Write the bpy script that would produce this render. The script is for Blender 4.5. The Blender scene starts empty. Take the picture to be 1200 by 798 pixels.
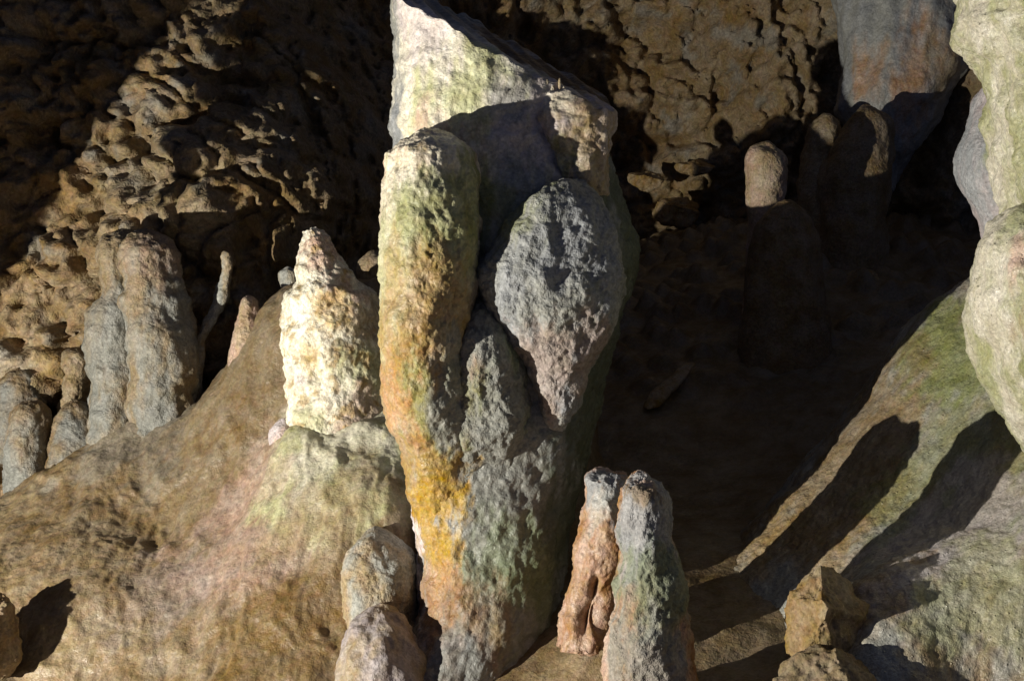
import bpy, math
import numpy as np
from mathutils import Vector, Matrix

scene = bpy.context.scene
COL = scene.collection

# ------------------------------------------------------------------ camera
F_PX = 1563.0                      # focal length in photo pixels (1200 wide)
PITCH = math.radians(8.0)          # the camera looks a little down the slope
CAM = np.array([0.0, 0.0, 1.45])
cam_data = bpy.data.cameras.new('camera')
cam_data.sensor_width = 36.0
cam_data.lens = 36.0 * F_PX / 1200.0
cam_data.clip_start = 0.05
cam_data.clip_end = 200.0
cam = bpy.data.objects.new('camera', cam_data)
cam.location = CAM
cam.rotation_euler = (math.radians(90) - PITCH, 0, 0)
COL.objects.link(cam)
scene.camera = cam

CP, SP = math.cos(PITCH), math.sin(PITCH)


def to_world(x, d, u):
    """surveying frame (right, distance along the view axis, up) -> world"""
    x = np.asarray(x, float); d = np.asarray(d, float); u = np.asarray(u, float)
    return np.stack([CAM[0] + x, CAM[1] + d * CP + u * SP, CAM[2] - d * SP + u * CP], -1)


def at(px, py, d):
    return to_world((px - 600.0) / F_PX * d, d, (399.0 - py) / F_PX * d)


# ------------------------------------------------------------------ world: underground, no sky light to speak of
world = bpy.data.worlds.new('World')
scene.world = world
world.use_nodes = True
bg = world.node_tree.nodes['Background']
bg.inputs['Color'].default_value = (0.40, 0.50, 0.90, 1)
bg.inputs['Strength'].default_value = 0.08

# ------------------------------------------------------------------ the one show-cave floodlight, low on the left
LAMP = to_world(-2.5, 1.9, -0.64)
lamp_data = bpy.data.lights.new('cave_floodlight', 'SPOT')
lamp_data.energy = 620.0
lamp_data.color = (1.0, 0.95, 0.84)
lamp_data.shadow_soft_size = 0.013
lamp_data.spot_size = math.radians(165)
lamp_data.spot_blend = 0.25
lamp = bpy.data.objects.new('cave_floodlight', lamp_data)
lamp.location = LAMP
aim = Vector(to_world(1.2, 4.2, 0.3)) - Vector(LAMP)
lamp.rotation_euler = aim.to_track_quat('-Z', 'Y').to_euler()
COL.objects.link(lamp)

scene.view_settings.view_transform = 'Standard'
scene.view_settings.look = 'None'
scene.view_settings.exposure = 0.0
scene.view_settings.gamma = 1.0
scene.view_settings.use_curve_mapping = False
scene.render.engine = 'CYCLES'
scene.cycles.max_bounces = 4
scene.cycles.diffuse_bounces = 3

# ------------------------------------------------------------------ noise (vectorised)
_r = np.random.RandomState(7)
PERM = np.concatenate([_r.permutation(4096)] * 3).astype(np.int64)
_g = _r.normal(size=(4096, 3)); GRAD = _g / np.linalg.norm(_g, axis=1)[:, None]
JIT = _r.rand(4096, 3)


def _hash(i, j, k):
    return PERM[(PERM[(PERM[i & 4095] + j) & 4095] + k) & 4095]


def perlin(P, seed=0):
    P = P + seed * 17.31
    I = np.floor(P).astype(np.int64); Fr = P - I
    W = Fr * Fr * Fr * (Fr * (Fr * 6 - 15) + 10)
    out = 0
    for a in (0, 1):
        wa = W[:, 0] if a else 1 - W[:, 0]
        for b in (0, 1):
            wb = wa * (W[:, 1] if b else 1 - W[:, 1])
            for c in (0, 1):
                wc = wb * (W[:, 2] if c else 1 - W[:, 2])
                g = GRAD[_hash(I[:, 0] + a, I[:, 1] + b, I[:, 2] + c)]
                out = out + wc * ((Fr[:, 0] - a) * g[:, 0] + (Fr[:, 1] - b) * g[:, 1] + (Fr[:, 2] - c) * g[:, 2])
    return out * 1.5


def fbm(P, freq, octs=4, gain=0.5, seed=0):
    out = 0; a = 1.0; s = 0
    for o in range(octs):
        out = out + a * perlin(P * freq, seed + o)
        s += a; a *= gain; freq *= 2.03
    return out / s


def billow(P, freq, octs=3, gain=0.5, seed=0):
    out = 0; a = 1.0; s = 0
    for o in range(octs):
        out = out + a * np.abs(perlin(P * freq, seed + o)) * 2
        s += a; a *= gain; freq *= 2.1
    return out / s


def worley(P, freq, seed=0):
    P = P * freq + seed * 9.7
    I = np.floor(P).astype(np.int64); Fr = P - I
    f1 = np.full(len(P), 9.0); f2 = np.full(len(P), 9.0)
    for a in (-1, 0, 1):
        for b in (-1, 0, 1):
            for c in (-1, 0, 1):
                j = JIT[_hash(I[:, 0] + a, I[:, 1] + b, I[:, 2] + c)]
                d = ((np.array([a, b, c]) + j - Fr) ** 2).sum(1)
                m = d < f1
                f2 = np.where(m, f1, np.minimum(f2, d)); f1 = np.where(m, d, f1)
    return np.sqrt(f1), np.sqrt(f2)


def sstep(a, b, x):
    t = np.clip((x - a) / (b - a), 0, 1)
    return t * t * (3 - 2 * t)


# ------------------------------------------------------------------ interpolation
def pchip(xk, yk, x):
    xk = np.asarray(xk, float); yk = np.asarray(yk, float)
    h = np.diff(xk); dl = np.diff(yk) / h
    m = np.zeros(len(xk)); m[0] = dl[0]; m[-1] = dl[-1]
    for i in range(1, len(xk) - 1):
        if dl[i - 1] * dl[i] > 0:
            w1 = 2 * h[i] + h[i - 1]; w2 = h[i] + 2 * h[i - 1]
            m[i] = (w1 + w2) / (w1 / dl[i - 1] + w2 / dl[i])
    k = np.clip(np.searchsorted(xk, x) - 1, 0, len(h) - 1)
    t = (x - xk[k]) / h[k]
    return ((2 * t**3 - 3 * t**2 + 1) * yk[k] + (t**3 - 2 * t**2 + t) * h[k] * m[k]
            + (-2 * t**3 + 3 * t**2) * yk[k + 1] + (t**3 - t**2) * h[k] * m[k + 1])


def rbf(ctrl, vals, q, smooth=1e-3):
    ctrl = np.asarray(ctrl, float); n = len(ctrl)
    phi = lambda r: np.where(r > 1e-9, r * r * np.log(np.maximum(r, 1e-9)), 0)
    r = np.linalg.norm(ctrl[:, None] - ctrl[None], axis=2)
    A = np.zeros((n + 3, n + 3)); A[:n, :n] = phi(r) + smooth * np.eye(n)
    A[:n, n] = 1; A[:n, n + 1:] = ctrl; A[n, :n] = 1; A[n + 1:, :n] = ctrl.T
    w = np.linalg.solve(A, np.concatenate([vals, [0, 0, 0]]))
    out = w[n] + q @ w[n + 1:]
    for i in range(n):
        out = out + w[i] * phi(np.linalg.norm(q - ctrl[i], axis=1))
    return out


# ------------------------------------------------------------------ mesh helpers
def grid_faces(nv, nu, wrap):
    i = np.arange(nv - 1)[:, None]; j = np.arange(nu if wrap else nu - 1)[None]
    j2 = (j + 1) % nu
    a = i * nu + j; b = i * nu + j2; c = (i + 1) * nu + j2; d = (i + 1) * nu + j
    return np.stack([a, b, c, d], -1).reshape(-1, 4)


def grid_normals(P, nv, nu, wrap):
    G = P.reshape(nv, nu, 3)
    dv = np.gradient(G, axis=0)
    du = (np.roll(G, -1, 1) - np.roll(G, 1, 1)) if wrap else np.gradient(G, axis=1)
    n = np.cross(du, dv)
    l = np.linalg.norm(n, axis=2, keepdims=True)
    return (n / np.maximum(l, 1e-12)).reshape(-1, 3)


def make_mesh(name, P, faces, mat, col=None, origin=None, parent=None):
    o3 = np.zeros(3) if origin is None else np.asarray(origin, float)
    V = (P - o3).astype(np.float32)
    me = bpy.data.meshes.new(name)
    me.vertices.add(len(V)); me.vertices.foreach_set('co', V.ravel())
    nf = len(faces)
    me.loops.add(nf * 4); me.loops.foreach_set('vertex_index', faces.ravel().astype(np.int32))
    me.polygons.add(nf)
    me.polygons.foreach_set('loop_start', np.arange(0, nf * 4, 4, dtype=np.int32))
    me.polygons.foreach_set('use_smooth', np.ones(nf, bool))
    me.update(); me.validate()
    if col is not None:
        ca = me.color_attributes.new('stain', 'FLOAT_COLOR', 'POINT')
        c4 = np.ones((len(V), 4), np.float32); c4[:, :3] = np.clip(col, 0.004, 0.9)
        ca.data.foreach_set('color', c4.ravel())
    me.materials.append(mat)
    o = bpy.data.objects.new(name, me)
    COL.objects.link(o)
    if parent is not None:
        o.parent = parent
        o.location = o3 - np.array(parent.location)
    else:
        o.location = o3
    return o


def tag(o, label, cat=None, group=None, kind=None):
    if label: o['label'] = label
    if cat: o['category'] = cat
    if group: o['group'] = group
    if kind: o['kind'] = kind
    return o


def thing(name, label, cat, loc, group=None):
    e = bpy.data.objects.new(name, None)
    e.empty_display_size = 0.1
    e.location = loc
    COL.objects.link(e)
    return tag(e, label, cat, group)


# ------------------------------------------------------------------ materials
def rock(name, rough=0.75, fine=0.5, speck=0.25, wet=0.0, scale=1.0, pit=0.35):
    m = bpy.data.materials.new(name); m.use_nodes = True
    nt = m.node_tree; N = nt.nodes; L = nt.links
    N.clear()
    out = N.new('ShaderNodeOutputMaterial'); b = N.new('ShaderNodeBsdfPrincipled')
    L.new(b.outputs[0], out.inputs[0])
    tc = N.new('ShaderNodeTexCoord'); at_ = N.new('ShaderNodeAttribute'); at_.attribute_name = 'stain'
    def noise(sc, det, ro=0.6):
        n = N.new('ShaderNodeTexNoise'); n.inputs['Scale'].default_value = sc * scale
        n.inputs['Detail'].default_value = det; n.inputs['Roughness'].default_value = ro
        L.new(tc.outputs['Object'], n.inputs['Vector']); return n
    n1 = noise(14, 4, 0.7); n2 = noise(110, 2, 0.7); n3 = noise(45, 3, 0.65); n4 = noise(300, 1, 0.6)
    # colour: grain and mottling on the stain colour
    def ramp(src, lo, hi, a, c):
        r = N.new('ShaderNodeMapRange'); r.inputs[1].default_value = lo; r.inputs[2].default_value = hi
        r.inputs[3].default_value = a; r.inputs[4].default_value = c
        L.new(src, r.inputs[0]); return r
    r1 = ramp(n1.outputs['Fac'], 0.3, 0.7, 1 - speck, 1 + speck)
    r2 = ramp(n2.outputs['Fac'], 0.3, 0.7, 1 - speck, 1 + speck)
    mu = N.new('ShaderNodeMath'); mu.operation = 'MULTIPLY'
    L.new(r1.outputs[0], mu.inputs[0]); L.new(r2.outputs[0], mu.inputs[1])
    vm = N.new('ShaderNodeVectorMath'); vm.operation = 'SCALE'
    L.new(at_.outputs['Color'], vm.inputs[0]); L.new(mu.outputs[0], vm.inputs['Scale'])
    vg = N.new('ShaderNodeTexVoronoi'); vg.inputs['Scale'].default_value = 170 * scale
    L.new(tc.outputs['Object'], vg.inputs['Vector'])
    sg = N.new('ShaderNodeSeparateColor'); L.new(vg.outputs['Color'], sg.inputs[0])
    rg = ramp(sg.outputs[0], 0.0, 1.0, 1 - speck * .9, 1 + speck * .9)
    mg = N.new('ShaderNodeMath'); mg.operation = 'MULTIPLY'
    L.new(mu.outputs[0], mg.inputs[0]); L.new(rg.outputs[0], mg.inputs[1]); mu = mg
    L.new(mu.outputs[0], vm.inputs['Scale'])
    hs = N.new('ShaderNodeHueSaturation')
    r3 = ramp(n3.outputs['Fac'], 0.3, 0.7, 0.485, 0.515); L.new(r3.outputs[0], hs.inputs['Hue'])
    r4 = ramp(n1.outputs['Fac'], 0.35, 0.65, 1.2, 0.8); L.new(r4.outputs[0], hs.inputs['Saturation'])
    L.new(vm.outputs[0], hs.inputs['Color'])
    L.new(hs.outputs[0], b.inputs['Base Color'])
    # fine relief
    vo = N.new('ShaderNodeTexVoronoi'); vo.inputs['Scale'].default_value = 60 * scale
    L.new(tc.outputs['Object'], vo.inputs['Vector'])
    a1 = N.new('ShaderNodeMath'); a1.operation = 'MULTIPLY_ADD'
    L.new(vo.outputs['Distance'], a1.inputs[0]); a1.inputs[1].default_value = -pit
    L.new(n3.outputs['Fac'], a1.inputs[2])
    a2 = N.new('ShaderNodeMath'); a2.operation = 'MULTIPLY_ADD'
    L.new(n2.outputs['Fac'], a2.inputs[0]); a2.inputs[1].default_value = 0.5
    L.new(a1.outputs[0], a2.inputs[2])
    a3 = N.new('ShaderNodeMath'); a3.operation = 'MULTIPLY_ADD'
    L.new(n4.outputs['Fac'], a3.inputs[0]); a3.inputs[1].default_value = 0.22
    L.new(a2.outputs[0], a3.inputs[2])
    bp = N.new('ShaderNodeBump'); bp.inputs['Strength'].default_value = fine
    bp.inputs['Distance'].default_value = 0.012 / scale
    L.new(a3.outputs[0], bp.inputs['Height']); L.new(bp.outputs[0], b.inputs['Normal'])
    if wet > 0:
        rr = ramp(n1.outputs['Fac'], 0.4, 0.62, rough, rough * (1 - wet)); L.new(rr.outputs[0], b.inputs['Roughness'])
    else:
        b.inputs['Roughness'].default_value = rough
    if wet > .6:      # standing water drops
        vd = N.new('ShaderNodeTexVoronoi'); vd.inputs['Scale'].default_value = 48
        L.new(tc.outputs['Object'], vd.inputs['Vector'])
        dm = ramp(vd.outputs['Distance'], 0.03, 0.15, 1.0, 0.0)
        md = N.new('ShaderNodeMath'); md.operation = 'MULTIPLY_ADD'
        L.new(dm.outputs[0], md.inputs[0]); md.inputs[1].default_value = 1.6; L.new(a3.outputs[0], md.inputs[2])
        L.new(md.outputs[0], bp.inputs['Height'])
        rm = N.new('ShaderNodeMix'); L.new(dm.outputs[0], rm.inputs[0]); L.new(rr.outputs[0], rm.inputs[2]); rm.inputs[3].default_value = 0.14
        L.new(rm.outputs[0], b.inputs['Roughness'])
    b.inputs['Specular IOR Level'].default_value = 0.35
    return m


M_MUD = rock('mud_coated_flowstone', 0.6, 0.40, 0.16, 0.4)
M_FLOW = rock('calcite_flowstone', 0.6, 0.48, 0.17, 0.4)
M_POP = rock('popcorn_calcite', 0.75, 0.72, 0.2)
M_WALL = rock('cave_wall_rock', 0.85, 0.6, 0.22, scale=0.6)
M_WET = rock('wet_algae_calcite', 0.5, 0.55, 0.18, 0.65, scale=1.2)
M_BOULDER = rock('clay_boulder', 0.8, 0.45, 0.18)

# real-world base colours
BROWN = np.array([.205, .140, .070]); OCHRE = np.array([.31, .20, .078]); TAN = np.array([.36, .275, .165])
GREY = np.array([.30, .30, .27]); BLUEGREY = np.array([.27, .28, .29]); WHITE = np.array([.72, .67, .54])
PINK = np.array([.50, .35, .27]); GREEN = np.array([.20, .215, .075]); GOLD = np.array([.37, .235, .05])
DARKGR = np.array([.13, .15, .09]); ORANGE = np.array([.38, .215, .10]); DARKBROWN = np.array([.12, .075, .035])
LILAC = np.array([.48, .42, .42]); PALEGR = np.array([.50, .50, .28])


def paint(P, c1, c2, stains=(), freq=3.0, seed=0, streak=.30):
    Q = P * np.array([1, 1, streak])
    k = sstep(-.2, .2, fbm(Q, freq, 5, .68, seed))[:, None]
    c = c1 * (1 - k) + c2 * k
    for i, (px, py, d, r, colr, s) in enumerate(stains):
        p = at(px, py, d)
        dist = np.linalg.norm(P - p, axis=1) / r
        near = dist < 2.6
        if not near.any(): continue
        nz = np.zeros(len(P)); nz[near] = fbm(Q[near], 1.6 / r, 5, .68, seed + 3 + i)
        w = (s * sstep(1.12, .55, dist + nz * 1.6))[:, None]
        c = c * (1 - w) + colr * w
    return c


# ------------------------------------------------------------------ builders
def tube(rings, nv=160, nu=120, dome=None, bottom=None, power=2.0, disp=None, cut=None, twist=0.0):
    """rings: (py, xl, xr, d, hd) listed top to bottom, a swept body; returns P, faces"""
    R = np.array([(r + (None,))[:5] if len(r) < 5 else r for r in rings], dtype=object)
    py = R[:, 0].astype(float); xl = R[:, 1].astype(float); xr = R[:, 2].astype(float); dd = R[:, 3].astype(float)
    hd = np.array([(h if h is not None else .45 * (b - a) / F_PX * d) for a, b, d, h in zip(xl, xr, dd, R[:, 4])], float)
    t = np.linspace(0, 1, nv)
    if dome: t = t + .0
    y = py[0] + (py[-1] - py[0]) * t
    if dome:                                   # finer rows over the rounded top
        nd = max(10, nv // 5)
        yd = py[0] + dome * (1 - np.cos(np.linspace(0, np.pi / 2, nd)))
        yr = np.linspace(py[0] + dome, py[-1], nv - nd + 1)[1:]
        y = np.concatenate([yd, yr])
    if bottom:
        nb = max(10, nv // 5)
        keep = y[y < py[-1] - bottom]
        yb = py[-1] - bottom * (1 - np.sin(np.linspace(0, np.pi / 2, nb)))
        y = np.concatenate([keep, yb])
    n = len(y)
    XL = pchip(py, xl, y); XR = pchip(py, xr, y); D = pchip(py, dd, y); H = pchip(py, hd, y)
    s = np.ones(n)
    if dome:
        q = np.clip((y - py[0]) / dome, 0, 1); s *= np.sqrt(np.clip(1 - (1 - q) ** 2, 0, 1))
    if bottom:
        q = np.clip((py[-1] - y) / bottom, 0, 1); s *= np.sqrt(np.clip(1 - (1 - q) ** 2, 0, 1))
    s = np.maximum(s, .004)
    xc = ((XL + XR) / 2 - 600) / F_PX * D; hw = (XR - XL) / 2 / F_PX * D * s; H = H * s
    u = (399 - y) / F_PX * D
    th = np.linspace(0, 2 * np.pi, nu, endpoint=False)
    c, sn = np.cos(th), np.sin(th)
    if power != 2.0:
        c = np.sign(c) * np.abs(c) ** (2 / power); sn = np.sign(sn) * np.abs(sn) ** (2 / power)
    X = xc[:, None] + hw[:, None] * c; DD = D[:, None] + H[:, None] * sn; U = np.repeat(u[:, None], nu, 1)
    fade = 1.0
    if cut is not None:
        lim = cut(X, DD); fade = .25 + .75 * sstep(-.01, .05, lim - U).ravel()
        U = np.minimum(U, lim)
    P = to_world(X, DD, U).reshape(-1, 3)
    # theta runs right -> far -> left -> near; rows run downwards
    if disp is not None:
        Nn = grid_normals(P, n, nu, True)
        cen = to_world(np.repeat(xc[:, None], nu, 1), np.repeat(D[:, None], nu, 1), U).reshape(-1, 3)
        if ((P - cen) * Nn).sum() < 0: Nn = -Nn
        P = P + Nn * (fade * disp(P))[:, None]
    return P, grid_faces(n, nu, True)


def orient(P, faces, nv_nu=None):
    return faces


def body(name, rings, mat, colf, parent=None, origin=None, **kw):
    P, Fc = tube(rings, **kw)
    # outward winding
    c = P.mean(0); a, b, d = P[Fc[:, 0]], P[Fc[:, 1]], P[Fc[:, 3]]
    nrm = np.cross(b - a, d - a)
    if (nrm * (a - c)).sum() < 0: Fc = Fc[:, ::-1].copy()
    if origin is None: origin = np.array([P[:, 0].mean(), P[:, 1].mean(), P[:, 2].min()])
    return make_mesh(name, P, Fc, mat, colf(P), origin, parent)


def rough(a1=.02, f1=5, a2=.008, f2=22, pop=0.0, fp=40, seed=0, flute=0.0, ff=14, ring=0.0, fr=11):
    def f(P, a2=a2 * 1.05, pop=pop * .85):
        h = a1 * fbm(P, f1, 3, .5, seed) * 1.6 + a2 * fbm(P, f2, 4, .6, seed + 5) * 1.6
        if pop:
            w, w2 = worley(P + .01 * fbm(P, 30, 2)[:, None], fp, seed)
            h = h + pop * (0.55 - np.minimum(w, 1)) + .5 * pop * fbm(P, fp * 2.2, 2, .5, seed + 9)
        if ring:
            h = h + ring * fbm(P * np.array([.25, .25, 1]) + .03 * fbm(P, 5, 2, .5, seed + 7)[:, None], fr, 3, .55, seed + 8) * 1.6
        if flute:
            Q = P * np.array([1, 1, .12])
            h = h - flute * billow(Q, ff, 2, .5, seed + 2)
        return h
    return f


def heightsheet(name, ctrl, xr, yr, nx, ny, mat, colf, dispf, extra=None, smooth=1e-5):
    """ground-like sheet: z over (x, y) through surveyed points"""
    C = np.array([at(*c) for c in ctrl])
    xs = np.linspace(*xr, nx); ys = np.linspace(*yr, ny)
    X, Y = np.meshgrid(xs, ys)
    q = np.stack([X.ravel(), Y.ravel()], 1)
    Z = rbf(C[:, :2], C[:, 2], q, smooth)
    if extra is not None: Z = extra(q, Z)
    P = np.concatenate([q, Z[:, None]], 1)
    Nn = grid_normals(P, ny, nx, False)
    Nn *= np.sign(Nn[:, 2:3])
    P = P + Nn * dispf(P)[:, None]
    Fc = grid_faces(ny, nx, False)
    return make_mesh(name, P, Fc, mat, colf(P))


# ================================================================== THE SETTING
# ---- back wall: depth over (x, u)
wall_ctrl = [(0, 100, 4.85), (0, 400, 4.6), (150, 250, 4.72), (200, 400, 4.6), (300, 300, 4.66), (300, 400, 4.62), (345, 215, 4.8), (300, 100, 5.05), (400, 100, 5.35), (450, 350, 5.4), (540, 200, 6.0),
             (600, 50, 6.6), (800, 50, 6.8), (700, 250, 7.0), (850, 250, 6.9), (900, 100, 6.5), (1000, 50, 6.2), (1000, 250, 6.3),
             (1200, 50, 5.8), (1200, 300, 5.8), (-400, 200, 4.5), (1600, 200, 5.4), (600, -300, 5.6), (0, -300, 4.8),
             (1200, -300, 5.4), (600, 550, 7.1), (0, 650, 4.6), (1200, 600, 6.0)]


def build_wall():
    C = np.array([((px - 600) / F_PX * d, (399 - py) / F_PX * d, d) for px, py, d in wall_ctrl])
    nx, nu = 780, 430
    X, U = np.meshgrid(np.linspace(-3.6, 4.6, nx), np.linspace(-1.5, 2.9, nu))
    q = np.stack([X.ravel(), U.ravel()], 1)
    D = rbf(C[:, :2], C[:, 2], q, 1e-2)
    P3 = np.stack([q[:, 0], D, q[:, 1]], 1)
    px = q[:, 0] / D * F_PX + 600; py = 399 - q[:, 1] / D * F_PX
    h = .20 * fbm(P3, 1.3, 4, .55, 3)
    warp = P3 + .11 * np.stack([fbm(P3, 4, 3, .6, 11), fbm(P3, 4, 3, .6, 12), fbm(P3, 4, 3, .6, 13)], 1)
    w, w2 = worley(warp * np.array([1, 1, 1.2]), 4.6, 4)
    v, v2 = worley(warp + .03 * fbm(P3, 14, 2, .5, 17)[:, None], 10.5, 6)
    knob = np.sqrt(np.clip(1 - (w / .80) ** 2, 0, 1)); crease = sstep(.16, .0, w2 - w)
    knob2 = np.sqrt(np.clip(1 - (v / .72) ** 2, 0, 1))
    gate = sstep(-.3, .2, fbm(P3, .9, 2, .5, 21))
    left = sstep(.3, -.7, q[:, 0])                # the left part of the wall is knobbly, the right smoother and cracked
    pits = sstep(.18, .42, fbm(P3, 7, 3, .55, 61))
    bil = 1 - billow(P3 * np.array([1, 1, 1.3]) + .06 * fbm(P3, 5, 2, .5, 19)[:, None], 3.0, 4, .55, 63)
    crack = sstep(.07, .0, np.abs(fbm(P3, 2.4, 4, .55, 66)))
    right = 1 - left
    w3, w4 = worley(P3 * np.array([.8, 1, 1.1]) + .22 * np.stack([fbm(P3, 2.6, 3, .6, 81), fbm(P3, 2.6, 3, .6, 82), fbm(P3, 2.6, 3, .6, 83)], 1), 2.7, 9)
    boul = np.sqrt(np.clip(1 - (w3 / .85) ** 2, 0, 1)); gap = sstep(.22, .0, w4 - w3)
    broken = sstep(2.3, 1.2, q[:, 0])                # towards the drapery the wall is smoother
    h = (h + ((.03 + .05 * gate) * knob - .04 * crease * gate) * (.4 + .6 * left) + (.012 + .05 * left) * knob2
         - .05 * pits * (.1 + .9 * left) + .11 * bil - .03 * crack + right * (.05 + .12 * broken) * boul - right * broken * .05 * gap + right * broken * .035 * knob2 + right * .05 * bil)
    h = h + .014 * fbm(P3, 14, 3, .5, 8)
    D = D - h
    P = to_world(q[:, 0], D, q[:, 1])
    c = paint(P, BROWN * 1.15, TAN * .85, (), 1.8, 40)
    k = sstep(-.1, .3, fbm(P, 4, 4, .6, 50))[:, None]; c = c * (1 - .5 * k) + .5 * k * OCHRE * .95
    k = sstep(.05, .35, fbm(P, 6, 4, .6, 57))[:, None]; c = c * (1 - .6 * k) + .6 * k * GREY * .8
    Fc = grid_faces(nu, nx, False)
    dk = (.80 + .05 * sstep(-.6, .4, q[:, 0]))[:, None]          # whole wall toned down, left a little more to offset the near lamp
    c = c * dk
    o = make_mesh('cave_wall', P, Fc, M_WALL, c)
    tag(o, 'lumpy brown cave wall closing off the background', None, None, 'structure')


build_wall()

# ---- floor
floor_ctrl = [(620, 790, 3.15), (690, 752, 3.15), (640, 775, 3.18), (700, 795, 3.08), (850, 770, 3.10), (950, 790, 2.95), (1100, 950, 2.5), (300, 1100, 2.6),
              (0, 1100, 2.7), (-300, 1000, 3.0), (600, 1050, 2.5), (760, 600, 3.9), (850, 520, 4.3), (720, 520, 4.4),
              (900, 420, 4.8), (800, 350, 5.3), (1000, 380, 4.9), (1050, 290, 5.5), (760, 292, 6.5), (880, 275, 6.2),
              (300, 520, 5.0), (100, 540, 4.9), (500, 470, 5.1), (0, 600, 4.7), (-300, 600, 4.7), (1300, 420, 4.6),
              (1400, 900, 2.7), (600, 330, 6.7), (200, 420, 5.8), (1300, 300, 5.8)]


def floor_extra(q, Z):
    P = np.concatenate([q, Z[:, None]], 1)
    return Z + .05 * fbm(P, 1.6, 4, .5, 71)


def floor_disp(P):
    w, _ = worley(P, 9, 15)
    far = sstep(4.2, 5.0, P[:, 1])
    return .02 * fbm(P, 5, 4, .55, 72) + .006 * fbm(P, 30, 3, .6, 73) + .12 * far * np.clip(.6 - w, 0, 1) + .05 * far * fbm(P, 3, 3, .5, 75)


o = heightsheet('cave_floor', floor_ctrl, (-3.8, 4.4), (1.2, 7.2), 700, 560, M_MUD,
                lambda P: paint(P, BROWN * .8, TAN * .6, [(850, 770, 3.1, .25, TAN * .7, .5), (680, 780, 3.05, .15, TAN, .6)], 3, 80),
                floor_disp, floor_extra)
tag(o, 'muddy brown cave floor falling away into the dark hollow', None, None, 'structure')

# ---- flowstone bank, lower left
bank_ctrl = [(330, 365, 4.0), (285, 398, 4.1), (240, 462, 4.22), (190, 482, 4.22), (150, 488, 4.24), (60, 545, 4.16), (0, 590, 4.1), (395, 470, 3.92), (395, 512, 3.72), (335, 502, 3.78), (455, 508, 3.71),
             (450, 330, 4.2), (200, 600, 3.88), (300, 520, 3.85), (400, 560, 3.60), (100, 680, 3.62), (250, 680, 3.56),
             (400, 680, 3.42), (470, 600, 3.52), (470, 740, 3.34), (100, 800, 3.4), (250, 800, 3.28), (400, 810, 3.2), (520, 340, 4.08), (600, 338, 3.98), (655, 352, 3.93), (705, 560, 3.95),  # points behind the column raise an unseen ridge, added to block low light
             (560, 640, 3.6), (600, 760, 3.42), (250, 900, 3.1), (0, 760, 3.5), (-120, 760, 3.55), (-120, 620, 4.0),
             # back side, falling away
             (330, 500, 4.8), (240, 570, 4.9), (100, 620, 4.9), (0, 650, 4.7), (480, 480, 4.9), (640, 600, 4.6), (-200, 720, 4.5),
             (700, 800, 3.6), (620, 900, 3.0)]


def bank_disp(P):
    w, w2 = worley(P * np.array([1, 1, .6]), 6, 33)
    return (.012 + .04 * fbm(P, 2.2, 3, .5, 90) + .018 * fbm(P * np.array([1, 1, .35]), 9, 4, .55, 91)
            + .004 * fbm(P, 36, 4, .6, 92) - .03 * billow(P * np.array([1, .5, .3]) + .08 * fbm(P, 3, 2)[:, None], 5, 4, .55, 93))


o = heightsheet('flowstone_bank', bank_ctrl, (-2.3, 0.45), (2.6, 4.95), 520, 460, M_MUD,
                lambda P: paint(P, BROWN * .74, TAN * .55,
                                [(290, 620, 3.65, .26, PINK * .6, .7), (200, 690, 3.55, .2, LILAC * .5, .3), (400, 530, 3.65, .26, PALEGR * .8, .85), (390, 500, 3.7, .2, WHITE * .7, .7), (300, 560, 3.75, .14, PINK * .7, .5),
                                 (440, 720, 3.35, .20, ORANGE * .5, .6), (390, 590, 3.55, .2, TAN * .75, .7), (100, 620, 3.8, .35, BROWN * .75, .4),
                                 (150, 520, 4.1, .25, GREY * .6, .4), (330, 780, 3.25, .3, OCHRE * .5, .5)], 5, 95, .5),
                bank_disp)
tag(o, 'steep tan flowstone bank filling the lower left', None, None, 'structure')

# ---- flowstone mound, lower right
mound_ctrl = [(1160, 308, 3.75), (1060, 383, 3.85), (1000, 470, 3.8), (960, 560, 3.62), (1000, 560, 3.5), (1100, 600, 3.17), (1190, 600, 2.95),
              (1000, 690, 2.96), (1020, 740, 2.85), (1060, 700, 2.88), (1050, 770, 2.79), (1100, 720, 2.84), (1190, 745, 2.75), (1300, 600, 2.75), (1300, 420, 3.1), (1190, 470, 3.2),
              (900, 600, 3.66), (850, 690, 3.42), (900, 800, 3.1), (1150, 850, 2.7), (1300, 800, 2.6), (960, 740, 2.98),
              (1100, 480, 4.3), (1000, 540, 4.4), (1250, 380, 4.2), (880, 640, 4.2), (800, 700, 3.7), (800, 820, 3.3), (1400, 300, 3.6)]


def mound_disp(P):
    return (.03 * fbm(P, 3, 3, .5, 110) + .012 * fbm(P, 12, 4, .55, 111) + .006 * fbm(P, 45, 3, .6, 112))


o = heightsheet('flowstone_mound', mound_ctrl, (0.30, 2.0), (2.2, 4.5), 420, 520, M_WET,
                lambda P: paint(P, TAN * .95, GREY * 1.15,
                                [(1000, 560, 3.5, .32, OCHRE * .95, .7), (1110, 420, 3.6, .22, GREEN * 1.25, .85), (1130, 560, 3.2, .25, GREEN * 1.2, .5),
                                 (1130, 640, 3.0, .25, LILAC, .65), (1100, 720, 2.95, .14, OCHRE, .6), (1130, 650, 3.05, .05, ORANGE * .8, .7),
                                 (1180, 700, 2.8, .2, PALEGR * .8, .6), (1020, 480, 3.7, .2, BROWN * 1.2, .6), (1070, 770, 2.95, .12, BROWN, .5)], 4, 115),
                mound_disp)
tag(o, 'pale green flowstone mound sloping up at the lower right, striped by shadows', 'flowstone')

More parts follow.
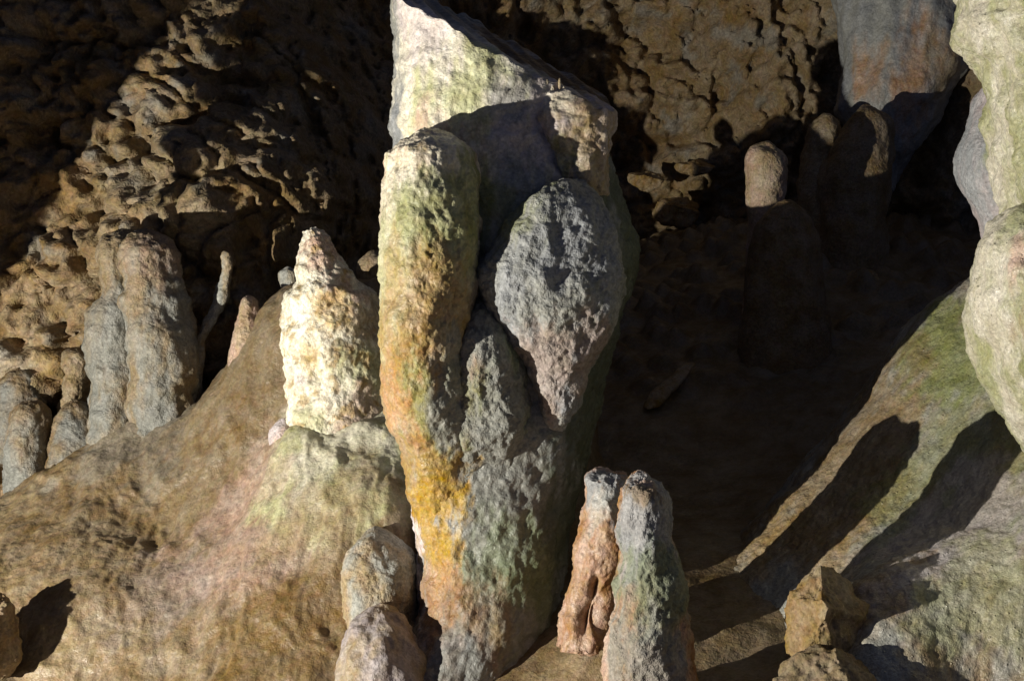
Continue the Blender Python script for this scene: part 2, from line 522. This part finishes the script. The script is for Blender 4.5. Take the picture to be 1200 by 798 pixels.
# ================================================================== MAIN COLUMN
base = at(560, 860, 3.45)
colm = thing('cave_column', 'big broken-topped calcite column in the middle, streaked green, grey and gold', 'column', base)


def top_cut(X, D):
    return -.33 - .547 * X + .31 * D + .006 * np.sin(X * 47 + D * 20) + .004 * np.sin(X * 131 + D * 40)


COL_STAINS_SHADE = [
    (520, 50, 3.25, .28, WHITE, .9), (500, 120, 3.25, .22, WHITE * .95, .8), (570, 110, 3.22, .17, PALEGR, .85),
    (500, 20, 3.3, .14, LILAC * 1.3, .7), (655, 150, 3.25, .16, LILAC * 1.1, .85), (600, 110, 3.2, .07, GREY, .7),
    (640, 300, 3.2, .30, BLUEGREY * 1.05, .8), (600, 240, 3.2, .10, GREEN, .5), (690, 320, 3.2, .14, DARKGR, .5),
    (740, 260, 3.5, .3, DARKGR * .75, .9), (720, 420, 3.45, .28, DARKGR * .6, .9), (670, 600, 3.4, .28, DARKGR * .55, .9), (640, 60, 3.55, .25, DARKBROWN, .95), (700, 95, 3.5, .14, DARKBROWN, .95),  # right flank darkened to hold the column's shaded side; broken top dark brown
    # the ochre and gold streak down the left flank
    (505, 175, 3.2, .13, PINK * 1.1, .8), (490, 190, 3.15, .16, WHITE, .8), (480, 270, 3.15, .22, WHITE * .8, .6), (520, 260, 3.12, .16, GREEN * 1.15, .75),
    (470, 330, 3.15, .18, PALEGR * .75, .7), (500, 330, 3.1, .12, OCHRE * 1.05, .5), (485, 400, 3.1, .17, OCHRE, .7), (480, 460, 3.15, .15, ORANGE * 1.05, .75), (515, 490, 3.1, .15, GREEN * .95, .8),
    (575, 490, 3.22, .16, GREY * .75, .9), (580, 590, 3.25, .16, GREY * .72, .9), (590, 680, 3.25, .16, DARKGR * 1.2, .8), (508, 545, 3.24, .085, GOLD * .85, .9), (508, 585, 3.26, .085, GOLD, .95), (510, 625, 3.28, .085, GOLD, .95), (512, 665, 3.28, .08, GOLD, .9), (516, 700, 3.26, .10, ORANGE * .9, .8), (476, 570, 3.42, .08, LILAC * 1.3, .9), (482, 630, 3.42, .08, LILAC * 1.25, .9), (484, 690, 3.4, .07, LILAC * 1.1, .8),
    (548, 420, 3.1, .10, GREY * .7, .7), 
    (530, 730, 3.18, .16, ORANGE * .6, .6), (460, 760, 3.15, .14, LILAC * .9, .6), (540, 780, 3.15, .14, GREY * .6, .7)]


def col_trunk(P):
    return paint(P, GREY * .8, BLUEGREY * .95, COL_STAINS_SHADE, 5, 130)


def col_rib(P):
    return paint(P, TAN * .85, OCHRE * .9, COL_STAINS_SHADE[14:], 8, 150)


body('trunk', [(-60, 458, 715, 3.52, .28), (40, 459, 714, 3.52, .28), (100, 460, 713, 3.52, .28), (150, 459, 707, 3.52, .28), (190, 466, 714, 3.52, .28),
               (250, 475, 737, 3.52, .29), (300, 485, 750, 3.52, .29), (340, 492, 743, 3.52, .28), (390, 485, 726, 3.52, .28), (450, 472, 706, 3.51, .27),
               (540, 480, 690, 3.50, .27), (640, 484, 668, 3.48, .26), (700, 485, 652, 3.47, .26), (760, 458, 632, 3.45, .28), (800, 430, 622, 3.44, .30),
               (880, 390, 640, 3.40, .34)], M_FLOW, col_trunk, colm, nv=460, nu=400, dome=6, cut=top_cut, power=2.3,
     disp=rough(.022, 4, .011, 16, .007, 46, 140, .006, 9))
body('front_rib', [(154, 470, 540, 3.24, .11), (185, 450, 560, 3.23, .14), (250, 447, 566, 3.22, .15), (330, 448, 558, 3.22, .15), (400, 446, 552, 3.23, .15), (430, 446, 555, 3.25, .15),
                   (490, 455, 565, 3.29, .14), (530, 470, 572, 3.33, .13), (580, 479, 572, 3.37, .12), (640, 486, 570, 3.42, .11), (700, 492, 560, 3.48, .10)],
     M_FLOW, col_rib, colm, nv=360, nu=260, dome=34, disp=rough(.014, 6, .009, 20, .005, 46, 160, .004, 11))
body('grey_drape', [(340, 545, 575, 3.31, .09), (380, 525, 602, 3.30, .13), (440, 515, 622, 3.29, .15), (500, 512, 628, 3.31, .145), (550, 510, 630, 3.36, .13), (620, 508, 632, 3.41, .13), (700, 505, 628, 3.42, .14), (780, 480, 625, 3.42, .17), (880, 440, 625, 3.42, .2)],
     M_POP, lambda P: paint(P, GREY * .72, DARKGR * 1.5, COL_STAINS_SHADE[14:], 9, 165), colm, nv=300, nu=200, dome=30, power=2.2, disp=rough(.014, 7, .011, 20, .007, 48, 166, .008, 12))
body('hanging_shield', [(208, 648, 676, 3.29, .05), (240, 612, 712, 3.26, .10), (280, 584, 726, 3.23, .12), (325, 558, 730, 3.22, .12), (360, 566, 724, 3.22, .12), (400, 592, 708, 3.24, .11),
                        (440, 618, 692, 3.26, .09), (468, 631, 676, 3.27, .07), (492, 639, 664, 3.28, .045), (512, 644, 656, 3.29, .02)], M_POP,
     lambda P: paint(P, BLUEGREY, GREY, [(610, 240, 3.2, .1, GREEN, .6), (650, 420, 3.2, .14, PINK * .8, .5), (690, 340, 3.2, .07, DARKGR, .5)], 7, 170),
     colm, nv=220, nu=200, dome=14, bottom=14, power=2.3, disp=rough(.026, 5, .011, 16, .006, 52, 171, .006, 10))
body('shoulder_rib', [(104, 622, 718, 3.36, .12), (135, 616, 722, 3.34, .13), (180, 636, 718, 3.34, .12), (212, 650, 712, 3.34, .10), (240, 666, 704, 3.35, .06)], M_FLOW,
     lambda P: paint(P, LILAC * 1.05, TAN, [(650, 110, 3.25, .08, WHITE, .6), (640, 190, 3.25, .07, GREEN, .5)], 8, 180), colm, nv=140, nu=130, dome=14, bottom=14, power=2.6,
     disp=rough(.018, 9, .010, 24, .005, 50, 181, .012, 12), cut=lambda X, D: top_cut(X, D) + .01)
body('base_bulge', [(704, 425, 470, 3.27, .05), (730, 408, 482, 3.26, .10), (770, 398, 500, 3.25, .14), (820, 385, 540, 3.24, .17), (900, 370, 580, 3.2, .2)], M_FLOW,
     lambda P: paint(P, LILAC * .62, TAN * .7, [(430, 740, 3.0, .08, PALEGR, .6), (460, 720, 3.0, .1, BROWN, .6)], 6, 190), colm, nv=120, nu=130, dome=26,
     disp=rough(.02, 6, .007, 24, .0, 40, 191, .012, 10))
for px, py, h, w in ((641, 104, 12, 2.2), (648, 107, 7, 2.8), (656, 106, 14, 2.0), (661, 107, 6, 2.4)):
    body('calcite_spike', [(py - h, px - w, px + w, 3.26, .006), (py, px - w, px + w, 3.26, .006), (py + 12, px - w - 1, px + w + 1, 3.26, .008)], M_POP,
         lambda P: paint(P, WHITE * .8, TAN, (), 20, 5), colm, nv=16, nu=12, dome=5, disp=rough(.001, 60, .001, 90))

# ================================================================== STALAGMITES ON THE BANK
ws = thing('white_stalagmite', 'brightly lit white knobbly stalagmite with a tapering tip on the bank', 'stalagmite', at(395, 515, 3.88))


def ws_col(P):
    c = paint(P, WHITE * 1.02, WHITE * .82, [(375, 285, 3.84, .09, PINK * 1.1, .85), (420, 330, 3.80, .09, PINK * .8, .8), (385, 360, 3.76, .07, GOLD * 1.3, .6), (365, 420, 3.76, .05, GOLD * 1.3, .4), (420, 380, 3.78, .06, OCHRE * 1.2, .5),
                                            (402, 410, 3.76, .045, OCHRE * .6, .75), (440, 430, 3.80, .1, PALEGR * .7, .75), (345, 450, 3.76, .05, LILAC * 1.2, .7),
                                            (435, 490, 3.76, .10, PINK * .8, .7), (360, 500, 3.76, .08, PALEGR * .8, .6), (445, 370, 3.86, .08, BROWN, .6)], 16, 200)
    k = sstep(.08, .3, fbm(P, 22, 3, .6, 208))[:, None]
    return c * (1 - .7 * k) + .7 * k * OCHRE * np.array([1.1, 1.15, 1.1])


body('shaft', [(264, 358, 378, 3.92, .03), (285, 351, 392, 3.92, .06), (318, 350, 410, 3.92, .09), (332, 347, 422, 3.92, .11), (345, 333, 440, 3.92, .14), (380, 332, 448, 3.92, .15),
               (420, 334, 453, 3.92, .16), (460, 335, 457, 3.92, .16), (495, 335, 464, 3.92, .17), (520, 326, 472, 3.92, .18), (620, 312, 485, 3.94, .20)], M_POP, ws_col, ws, nv=260, nu=220, dome=10,
     disp=rough(.014, 9, .010, 22, .005, 55, 201, 0, 14, .010, 16))
body('foot_nub', [(490, 322, 343, 3.84, .03), (505, 318, 348, 3.84, .045), (590, 310, 356, 3.88, .07)], M_POP, lambda P: paint(P, LILAC, PINK, (), 10, 205), ws,
     nv=50, nu=50, dome=14, disp=rough(.006, 12, .004, 30, .003, 60, 206))

tw = thing('fused_stalagmite_pair', 'grey-brown pair of fused blunt stalagmites behind the bank crest', 'stalagmite', at(165, 490, 4.3))
tcol = lambda s: (lambda P: paint(P, TAN * .58, GREY * .62, [(125, 400, 4.2, .16, GREY * .6, .6), (185, 300, 4.2, .12, PINK * .55, .5), (160, 400, 4.15, .08, GREY * .8, .4)], 7, s))
body('left_pillar', [(269, 120, 158, 4.30, .08), (300, 116, 162, 4.30, .10), (345, 118, 165, 4.30, .10), (362, 107, 168, 4.30, .12), (400, 105, 170, 4.30, .13), (470, 110, 175, 4.30, .13), (540, 105, 180, 4.30, .14)],
     M_POP, tcol(210), tw, nv=140, nu=110, dome=14, disp=rough(.016, 7, .007, 24, .003, 40, 211, 0, 14, .016, 9))
body('right_pillar', [(271, 150, 200, 4.26, .09), (300, 143, 211, 4.26, .12), (338, 147, 212, 4.26, .12), (356, 143, 222, 4.26, .13), (400, 150, 228, 4.26, .14), (440, 154, 231, 4.26, .14), (540, 150, 235, 4.26, .15)],
     M_POP, tcol(215), tw, nv=150, nu=130, dome=22, disp=rough(.018, 7, .008, 24, .004, 40, 216, 0, 14, .016, 9))

o = body('thin_stalagmite', [(296, 262, 272, 4.35, .014), (320, 259, 273, 4.35, .018), (345, 252, 268, 4.35, .02), (375, 238, 255, 4.35, .02), (400, 228, 242, 4.35, .02), (470, 215, 235, 4.35, .03)],
         M_POP, lambda P: paint(P, TAN * .9, GREY, (), 12, 220), nv=110, nu=40, dome=6, disp=rough(.010, 14, .005, 40, .002, 60, 221))
tag(o, 'thin crooked leaning stalagmite between the fused pair and the small cone', 'stalagmite', 'slender and small stalagmites on the bank crest')
o = body('small_stalagmite', [(346, 284, 298, 4.12, .03), (365, 279, 304, 4.12, .05), (400, 272, 314, 4.12, .07), (440, 265, 325, 4.12, .09)], M_POP,
         lambda P: paint(P, TAN * .9, PINK * .8, (), 9, 225), nv=80, nu=70, dome=8, disp=rough(.008, 12, .004, 30, .002, 50, 226))
tag(o, 'small blunt cone-shaped stalagmite left of the white one', 'stalagmite', 'slender and small stalagmites on the bank crest')
o = body('stalagmite_nub', [(312, 333, 343, 4.25, .015), (322, 326, 350, 4.25, .03), (342, 330, 346, 4.25, .03), (400, 326, 350, 4.2, .04)], M_POP,
         lambda P: paint(P, TAN, GREY, (), 9, 228), nv=60, nu=50, dome=6, disp=rough(.006, 12, .004, 30, .002, 50, 229))
tag(o, 'tiny pointed nub peeping out behind the white stalagmite, on its left', 'stalagmite', 'slender and small stalagmites on the bank crest')
o = body('rounded_stump', [(293, 428, 455, 4.3, .05), (315, 417, 470, 4.3, .08), (345, 420, 480, 4.3, .09), (420, 415, 490, 4.25, .1)], M_POP,
         lambda P: paint(P, TAN * .8, BROWN, (), 6, 231), nv=70, nu=70, dome=14, disp=rough(.01, 9, .005, 26, .002, 50, 232))
tag(o, 'brown rounded stump in the gap between white stalagmite and column', 'stalagmite')

stumps = [((410, 78, 106, 4.42), (440, 75, 112, 4.42), (500, 70, 112, 4.42), 'squat tan stump standing against the left foot of the fused pair', 12),
          ((466, 72, 104, 4.3), (495, 62, 114, 4.3), (590, 55, 118, 4.25), 'rounded grey stump in front of the squat tan one', 22),
          ((470, 22, 50, 4.3), (505, 13, 57, 4.3), (620, 8, 62, 4.25), 'tall grey stump at the left edge of the bank', 16),
          ((428, 5, 40, 4.45), (455, -4, 50, 4.45), (540, -8, 54, 4.45), 'low grey-green stump behind the tall grey one at the left edge', 16)]
for i, (a, b, c, lab, dm) in enumerate(stumps):
    o = body('stalagmite_stump', [a + (.07,), b + (.09,), c + (.11,)], M_POP,
             (lambda k: lambda P: paint(P, [TAN * .62, GREY * .5, GREY * .58, GREY * .48][k], BROWN * .85, (), 5, 240 + k))(i), nv=90, nu=80, dome=dm,
             disp=rough(.022, 6, .009, 22, .004, 40, 245 + i, 0, 14, .014, 9))
    tag(o, lab, 'stalagmite', 'stumps at the left edge of the bank')

o = body('round_knob', [(616, 420, 462, 3.44, .07), (650, 405, 486, 3.43, .11), (690, 402, 490, 3.42, .12), (740, 400, 492, 3.42, .13)], M_POP,
         lambda P: paint(P, TAN * .8, GREY * .9, [(425, 700, 3.1, .08, LILAC * 1.1, .85), (440, 640, 3.12, .07, BROWN, .5), (420, 665, 3.1, .05, PALEGR * .8, .6)], 9, 260),
         nv=110, nu=110, dome=40, disp=rough(.014, 8, .007, 26, .004, 45, 261))
tag(o, 'round grey-brown stalagmite knob beside the foot of the big column', 'stalagmite')

# ================================================================== TWIN STALAGMITES RIGHT OF THE COLUMN
tv = thing('twin_stalagmite', 'two leaning stalagmites side by side, orange and grey, right of the column foot', 'stalagmite', at(740, 830, 2.98))


def twc(s):
    return lambda P: paint(P, ORANGE * .85, PINK * .85, [(712, 563, 3.06, .10, BLUEGREY * .95, .95), (700, 588, 3.06, .06, GREY * 1.3, .5), (752, 605, 2.82, .13, BLUEGREY, .9), (755, 570, 2.82, .05, BROWN, .7),
                                                         (760, 690, 2.8, .12, BLUEGREY * .9, .7), (735, 720, 2.82, .08, ORANGE * .9, .6), (785, 700, 2.84, .13, DARKGR * 1.3, .8), (760, 780, 2.8, .12, GREY * .8, .8)], 9, s)


def hollow(P):
    r = rough(.012, 9, .008, 24, .003, 50, 271, .012, 14)(P)
    for px, py, s in ((684, 722, .026), (706, 726, .020), (697, 690, .014)):
        p = at(px, py, 3.04)
        dd = np.linalg.norm((P - p) * np.array([1, .6, .55]), axis=1)
        r = r - .05 * np.exp(-(dd / s) ** 2)
    return r


body('left_pillar', [(547, 690, 736, 3.14, .06), (562, 685, 742, 3.14, .08), (600, 682, 742, 3.14, .09), (640, 673, 738, 3.14, .095), (690, 661, 728, 3.14, .095), (722, 651, 722, 3.14, .095), (765, 650, 716, 3.14, .095)],
     M_FLOW, twc(270), tv, nv=180, nu=140, dome=14, bottom=8, disp=hollow)
body('right_pillar', [(555, 732, 768, 2.91, .06), (577, 726, 782, 2.90, .08), (620, 726, 787, 2.90, .085), (660, 724, 796, 2.90, .09), (700, 722, 805, 2.90, .09), (750, 714, 810, 2.90, .095), (800, 706, 813, 2.90, .10), (880, 690, 820, 2.90, .11)],
     M_POP, twc(275), tv, nv=200, nu=150, dome=22, disp=rough(.014, 9, .008, 26, .006, 45, 276))

# ================================================================== BACKGROUND RIGHT
o = body('pale_stalagmite', [(164, 882, 912, 5.0, .06), (190, 873, 922, 5.0, .09), (215, 874, 921, 5.0, .09), (260, 876, 916, 5.0, .08), (560, 850, 940, 5.0, .14)], M_POP,
         lambda P: paint(P, TAN * 1.1, PINK, (), 5, 280), nv=120, nu=80, dome=20, disp=rough(.014, 7, .006, 22, .003, 40, 281))
tag(o, 'pale round-headed stalagmite spotlit in the dark hollow', 'stalagmite')
o = body('domed_stalagmite', [(122, 1000, 1030, 5.45, .07), (150, 985, 1042, 5.45, .12), (200, 965, 1045, 5.45, .15), (260, 955, 1040, 5.45, .16), (520, 940, 1050, 5.4, .2)], M_POP,
         lambda P: paint(P, BROWN * 1.1, TAN * .7, (), 5, 285), nv=110, nu=90, dome=26, disp=rough(.03, 5, .008, 20, .003, 40, 286))
tag(o, 'big dark dome-topped stalagmite below the grey drapery', 'stalagmite')
o = body('dark_stalagmite', [(133, 955, 975, 5.55, .06), (160, 944, 985, 5.55, .09), (260, 935, 990, 5.55, .12), (520, 925, 1000, 5.5, .15)], M_POP,
         lambda P: paint(P, BROWN * 1.2, TAN * .8, (), 5, 287), nv=110, nu=80, dome=20, disp=rough(.018, 7, .006, 22, .003, 40, 288))
tag(o, 'shadowed stalagmite between the pale round-headed one and the big dome', 'stalagmite')
o = body('squat_stalagmite', [(236, 900, 940, 4.85, .08), (275, 882, 958, 4.85, .11), (330, 872, 966, 4.85, .13), (600, 860, 985, 4.85, .17)], M_POP,
         lambda P: paint(P, BROWN, BROWN * 1.3, (), 5, 290), nv=100, nu=80, dome=26, disp=rough(.014, 7, .006, 22, .003, 40, 291))
tag(o, 'squat dim stalagmite below the pale round-headed one', 'stalagmite')

o = body('flowstone_drapery', [(-120, 955, 1185, 5.95, .3), (0, 972, 1160, 5.9, .28), (50, 982, 1145, 5.88, .27), (75, 984, 1142, 5.87, .26), (120, 978, 1115, 5.86, .24), (160, 990, 1090, 5.86, .2), (200, 1012, 1062, 5.88, .13), (240, 1020, 1036, 5.9, .06)],
         M_FLOW, lambda P: paint(P, BLUEGREY * 1.05, GREY, [(1080, 60, 5.45, .3, ORANGE * 1.1, .8), (1110, 70, 5.5, .2, OCHRE, .5), (1010, 60, 5.45, .15, BLUEGREY, .8), (1040, 190, 5.5, .15, TAN, .5)], 4, 300),
         nv=220, nu=200, bottom=20, disp=rough(.035, 3, .012, 12, .003, 30, 301, .03, 5))
tag(o, 'grey and orange flowstone drapery hanging on the wall, upper right', 'flowstone')

# ================================================================== RIGHT EDGE FORMATION
rf = thing('wet_flowstone_column', 'bright wet white-and-green flowstone column cut by the right edge', 'column', at(1230, 500, 2.9))


def rfc(s):
    return lambda P: paint(P, WHITE * .85, PALEGR * .8, [(1145, 60, 2.65, .1, TAN, .6), (1190, 30, 2.55, .1, GREEN * 1.3, .8), (1195, 220, 2.6, .09, TAN * .9, .7), (1160, 450, 2.6, .12, GREEN * 1.1, .7), (1160, 20, 2.6, .12, GREEN * 1.6, .8), (1185, 90, 2.55, .07, np.array([.66, .70, .70]), .9), (1190, 170, 2.55, .07, GREEN * 1.5, .7), (1170, 160, 2.6, .05, WHITE, .8),
                                                         (1170, 300, 2.6, .1, PINK * 1.2, .8), (1190, 360, 2.6, .1, GREEN * 1.3, .6), (1165, 400, 2.6, .09, TAN, .6), (1185, 260, 2.6, .08, GREEN * 1.4, .6)], 8, s)


body('upper_curtain', [(-160, 1110, 1400, 2.85, .3), (-40, 1122, 1390, 2.85, .3), (0, 1124, 1385, 2.85, .3), (30, 1123, 1380, 2.85, .3), (60, 1140, 1370, 2.85, .28), (85, 1155, 1360, 2.85, .27), (105, 1163, 1355, 2.85, .26), (170, 1166, 1350, 2.85, .26),
                       (200, 1172, 1345, 2.85, .26), (235, 1180, 1340, 2.85, .26), (320, 1190, 1335, 2.85, .25), (380, 1200, 1330, 2.85, .24)], M_WET, rfc(310), rf, nv=240, nu=220, disp=rough(.026, 6, .014, 18, .004, 45, 311, .02, 9))
body('stalactite_lobe', [(90, 1150, 1215, 3.15, .1), (150, 1138, 1210, 3.15, .12), (185, 1126, 1200, 3.15, .13), (210, 1127, 1195, 3.15, .13), (240, 1140, 1190, 3.15, .1), (270, 1150, 1184, 3.15, .07), (330, 1158, 1180, 3.15, .04)], M_WET,
     lambda P: paint(P, LILAC, BLUEGREY * 1.2, [(1150, 180, 2.95, .1, GREEN * 1.3, .6), (1160, 260, 3.0, .1, LILAC * 1.2, .8)], 6, 320), rf, nv=130, nu=120, dome=30, bottom=16, disp=rough(.012, 6, .005, 20))
body('lower_bulge', [(225, 1192, 1300, 2.82, .16), (262, 1166, 1320, 2.8, .2), (290, 1151, 1330, 2.8, .22), (320, 1141, 1340, 2.8, .23), (350, 1138, 1345, 2.8, .24), (385, 1142, 1350, 2.8, .24), (420, 1153, 1350, 2.8, .24), (455, 1168, 1350, 2.81, .24), (490, 1188, 1350, 2.83, .23), (540, 1212, 1350, 2.86, .21), (680, 1240, 1350, 2.92, .2)],
     M_WET, rfc(325), rf, nv=180, nu=200, dome=30, disp=rough(.016, 6, .010, 18, .004, 50, 326, .008, 8))

# ================================================================== BOULDERS


def boulder(name, px, py, d, rx, rz, ry, cuts, colf, label, seed, group=None):
    n1, n2 = 90, 110
    t = np.linspace(.01, np.pi - .01, n1); p = np.linspace(0, 2 * np.pi, n2, endpoint=False)
    T, Q = np.meshgrid(t, p, indexing='ij')
    V = np.stack([np.sin(T) * np.cos(Q), np.sin(T) * np.sin(Q), np.cos(T)], -1).reshape(-1, 3)
    for n, k in cuts:
        n = np.array(n, float); n /= np.linalg.norm(n)
        s = V @ n
        over = np.maximum(s - k, 0)
        V = V - over[:, None] * n * .96
    S = np.array([rx, ry, rz]) / F_PX * d
    P = at(px, py, d) + V * S
    out = P - at(px, py, d); out /= np.linalg.norm(out, axis=1)[:, None]
    P = P + out * rough(.022, 8, .012, 24, .004, 50, seed)(P)[:, None]
    Fc = grid_faces(n1, n2, True)
    o = make_mesh(name, P, Fc, M_BOULDER, colf(P), np.array([P[:, 0].mean(), P[:, 1].mean(), P[:, 2].min()]))
    return tag(o, label, 'boulder', group)


boulder('boulder', 966, 722, 2.86, 50, 58, 44, [((-1, -.6, .1), .62), ((.55, -.3, .8), .55), ((.6, -.9, -.2), .6), ((-.6, -.1, .9), .7), ((0, -1, -.5), .7)],
        lambda P: paint(P, OCHRE * .85, TAN * .85, (), 6, 340), 'angular tan boulder at the foot of the green mound', 341, 'boulders at the lower right')
boulder('boulder', 978, 818, 2.76, 80, 56, 64, [((-.5, -.6, .7), .65), ((.7, -.3, .6), .6), ((0, -1, .1), .65)],
        lambda P: paint(P, BROWN * 1.2, TAN * .7, (), 6, 345), 'brown boulder cut off by the bottom edge below the angular tan one', 346, 'boulders at the lower right')
boulder('boulder', -14, 742, 3.42, 38, 52, 40, [((.7, -.6, .3), .6), ((0, -.3, 1), .6)],
        lambda P: paint(P, BROWN, TAN * .7, (), 6, 350), 'small brown boulder at the lower left edge', 351)

o = body('pale_scrap', [(682, 990, 1000, 3.02, .012), (695, 985, 1005, 3.02, .018), (712, 990, 1004, 3.02, .014)], M_POP,
         lambda P: paint(P, WHITE * 1.1, GREY, (), 60, 360), nv=40, nu=40, dome=6, bottom=6, disp=rough(.006, 60, .006, 120, 0, 40, 361))
tag(o, 'small crumpled whitish scrap wedged behind the angular tan boulder', 'scrap')

# bar built for a lit sliver, and stones at the foot of the far wall
o = body('lit_sliver_bar', [(424, 804, 817, 4.75, .02), (440, 786, 806, 4.68, .028), (460, 765, 788, 4.6, .03), (480, 752, 768, 4.54, .025)], M_POP,
         lambda P: paint(P, TAN, OCHRE, (), 9, 395), nv=70, nu=50, dome=4, bottom=5, disp=rough(.008, 12, .004, 30))
tag(o, 'short stalactite-like bar built for a lit sliver in the dark hollow right of the column', 'stalactite')
for i, (px, py, d, rx, rz, lab) in enumerate(((792, 246, 6.45, 27, 20, 'largest pale stone at the foot of the far wall'), (846, 284, 6.4, 26, 9, 'flat stone right of the largest pale stone'),
        (776, 292, 6.4, 34, 11, 'long low stone beneath the largest pale stone'), (762, 328, 6.25, 24, 15, 'stone lying just right of the column edge'), (745, 362, 6.05, 16, 16, 'small stone below the one beside the column edge'),
        (756, 210, 6.5, 22, 12, 'tilted stone up behind the column edge'), (812, 196, 6.55, 24, 9, 'highest flat stone against the far wall'),
        (830, 330, 5.9, 20, 12, 'shadowed stone in the hollow left of the squat stalagmite'), (815, 390, 5.3, 24, 14, 'dim stone in the middle of the hollow floor'),
        (860, 440, 4.85, 20, 11, 'dim small stone low on the hollow floor'), (1010, 330, 5.2, 26, 15, 'dim stone at the foot of the dark dome'))):
    boulder('stone', px, py, d, rx, rz, rx * .8, [((-1, -.4, .2), .6), ((.5, -.5, .7), .6), ((.2, -1, -.2), .7), ((-.3, -.2, 1), .55)],
            (lambda k: lambda P: paint(P, TAN, OCHRE * .9, (), 6, 400 + k))(i), lab, 410 + i, 'stones at the foot of the far wall')

# unseen leaning pillar added past the left edge to shade the upper left wall
o = body('added_shade_pillar', [(-300, -700, -30, 3.2, .12), (0, -800, -180, 3.2, .12), (325, -900, -350, 3.2, .12), (472, -950, -424, 3.2, .12), (555, -950, -447, 3.2, .12), (1000, -950, -450, 3.2, .14)], M_POP,
         lambda P: paint(P, BROWN, TAN * .7, (), 5, 370), nv=160, nu=120, disp=rough(.02, 6, .008, 22))
tag(o, 'unseen broad leaning rock pillar added beyond the left edge to shade the wall', 'pillar')

# unseen stalactites added beyond the left edge to cast shadows on the wall top
for i, (px, py, w, lab) in enumerate(((-364, 472, 30, 'longest unseen stalactite added beyond the left edge for its shadow'), (-338, 400, 28, 'middle unseen stalactite added beyond the left edge for its shadow'),
                                      (-308, 388, 24, 'shortest unseen stalactite added beyond the left edge for its shadow'))):
    o = body('stalactite', [(-300, px - w * 2.2, px + w * 1.2, 3.07, .12), (200, px - w * 2.0, px + w, 3.07, .08), (py - 105, px - w, px + w * .8, 3.07, .06), (py, px - w * .3, px + w * .3, 3.07, .02)],
             M_POP, lambda P: paint(P, BROWN, TAN * .7, (), 5, 380), nv=120, nu=70, bottom=20, disp=rough(.012, 12, .01, 30, 0, 40, 381 + i))
    tag(o, lab, 'stalactite', 'added shadow-casting stalactites beyond the left edge')
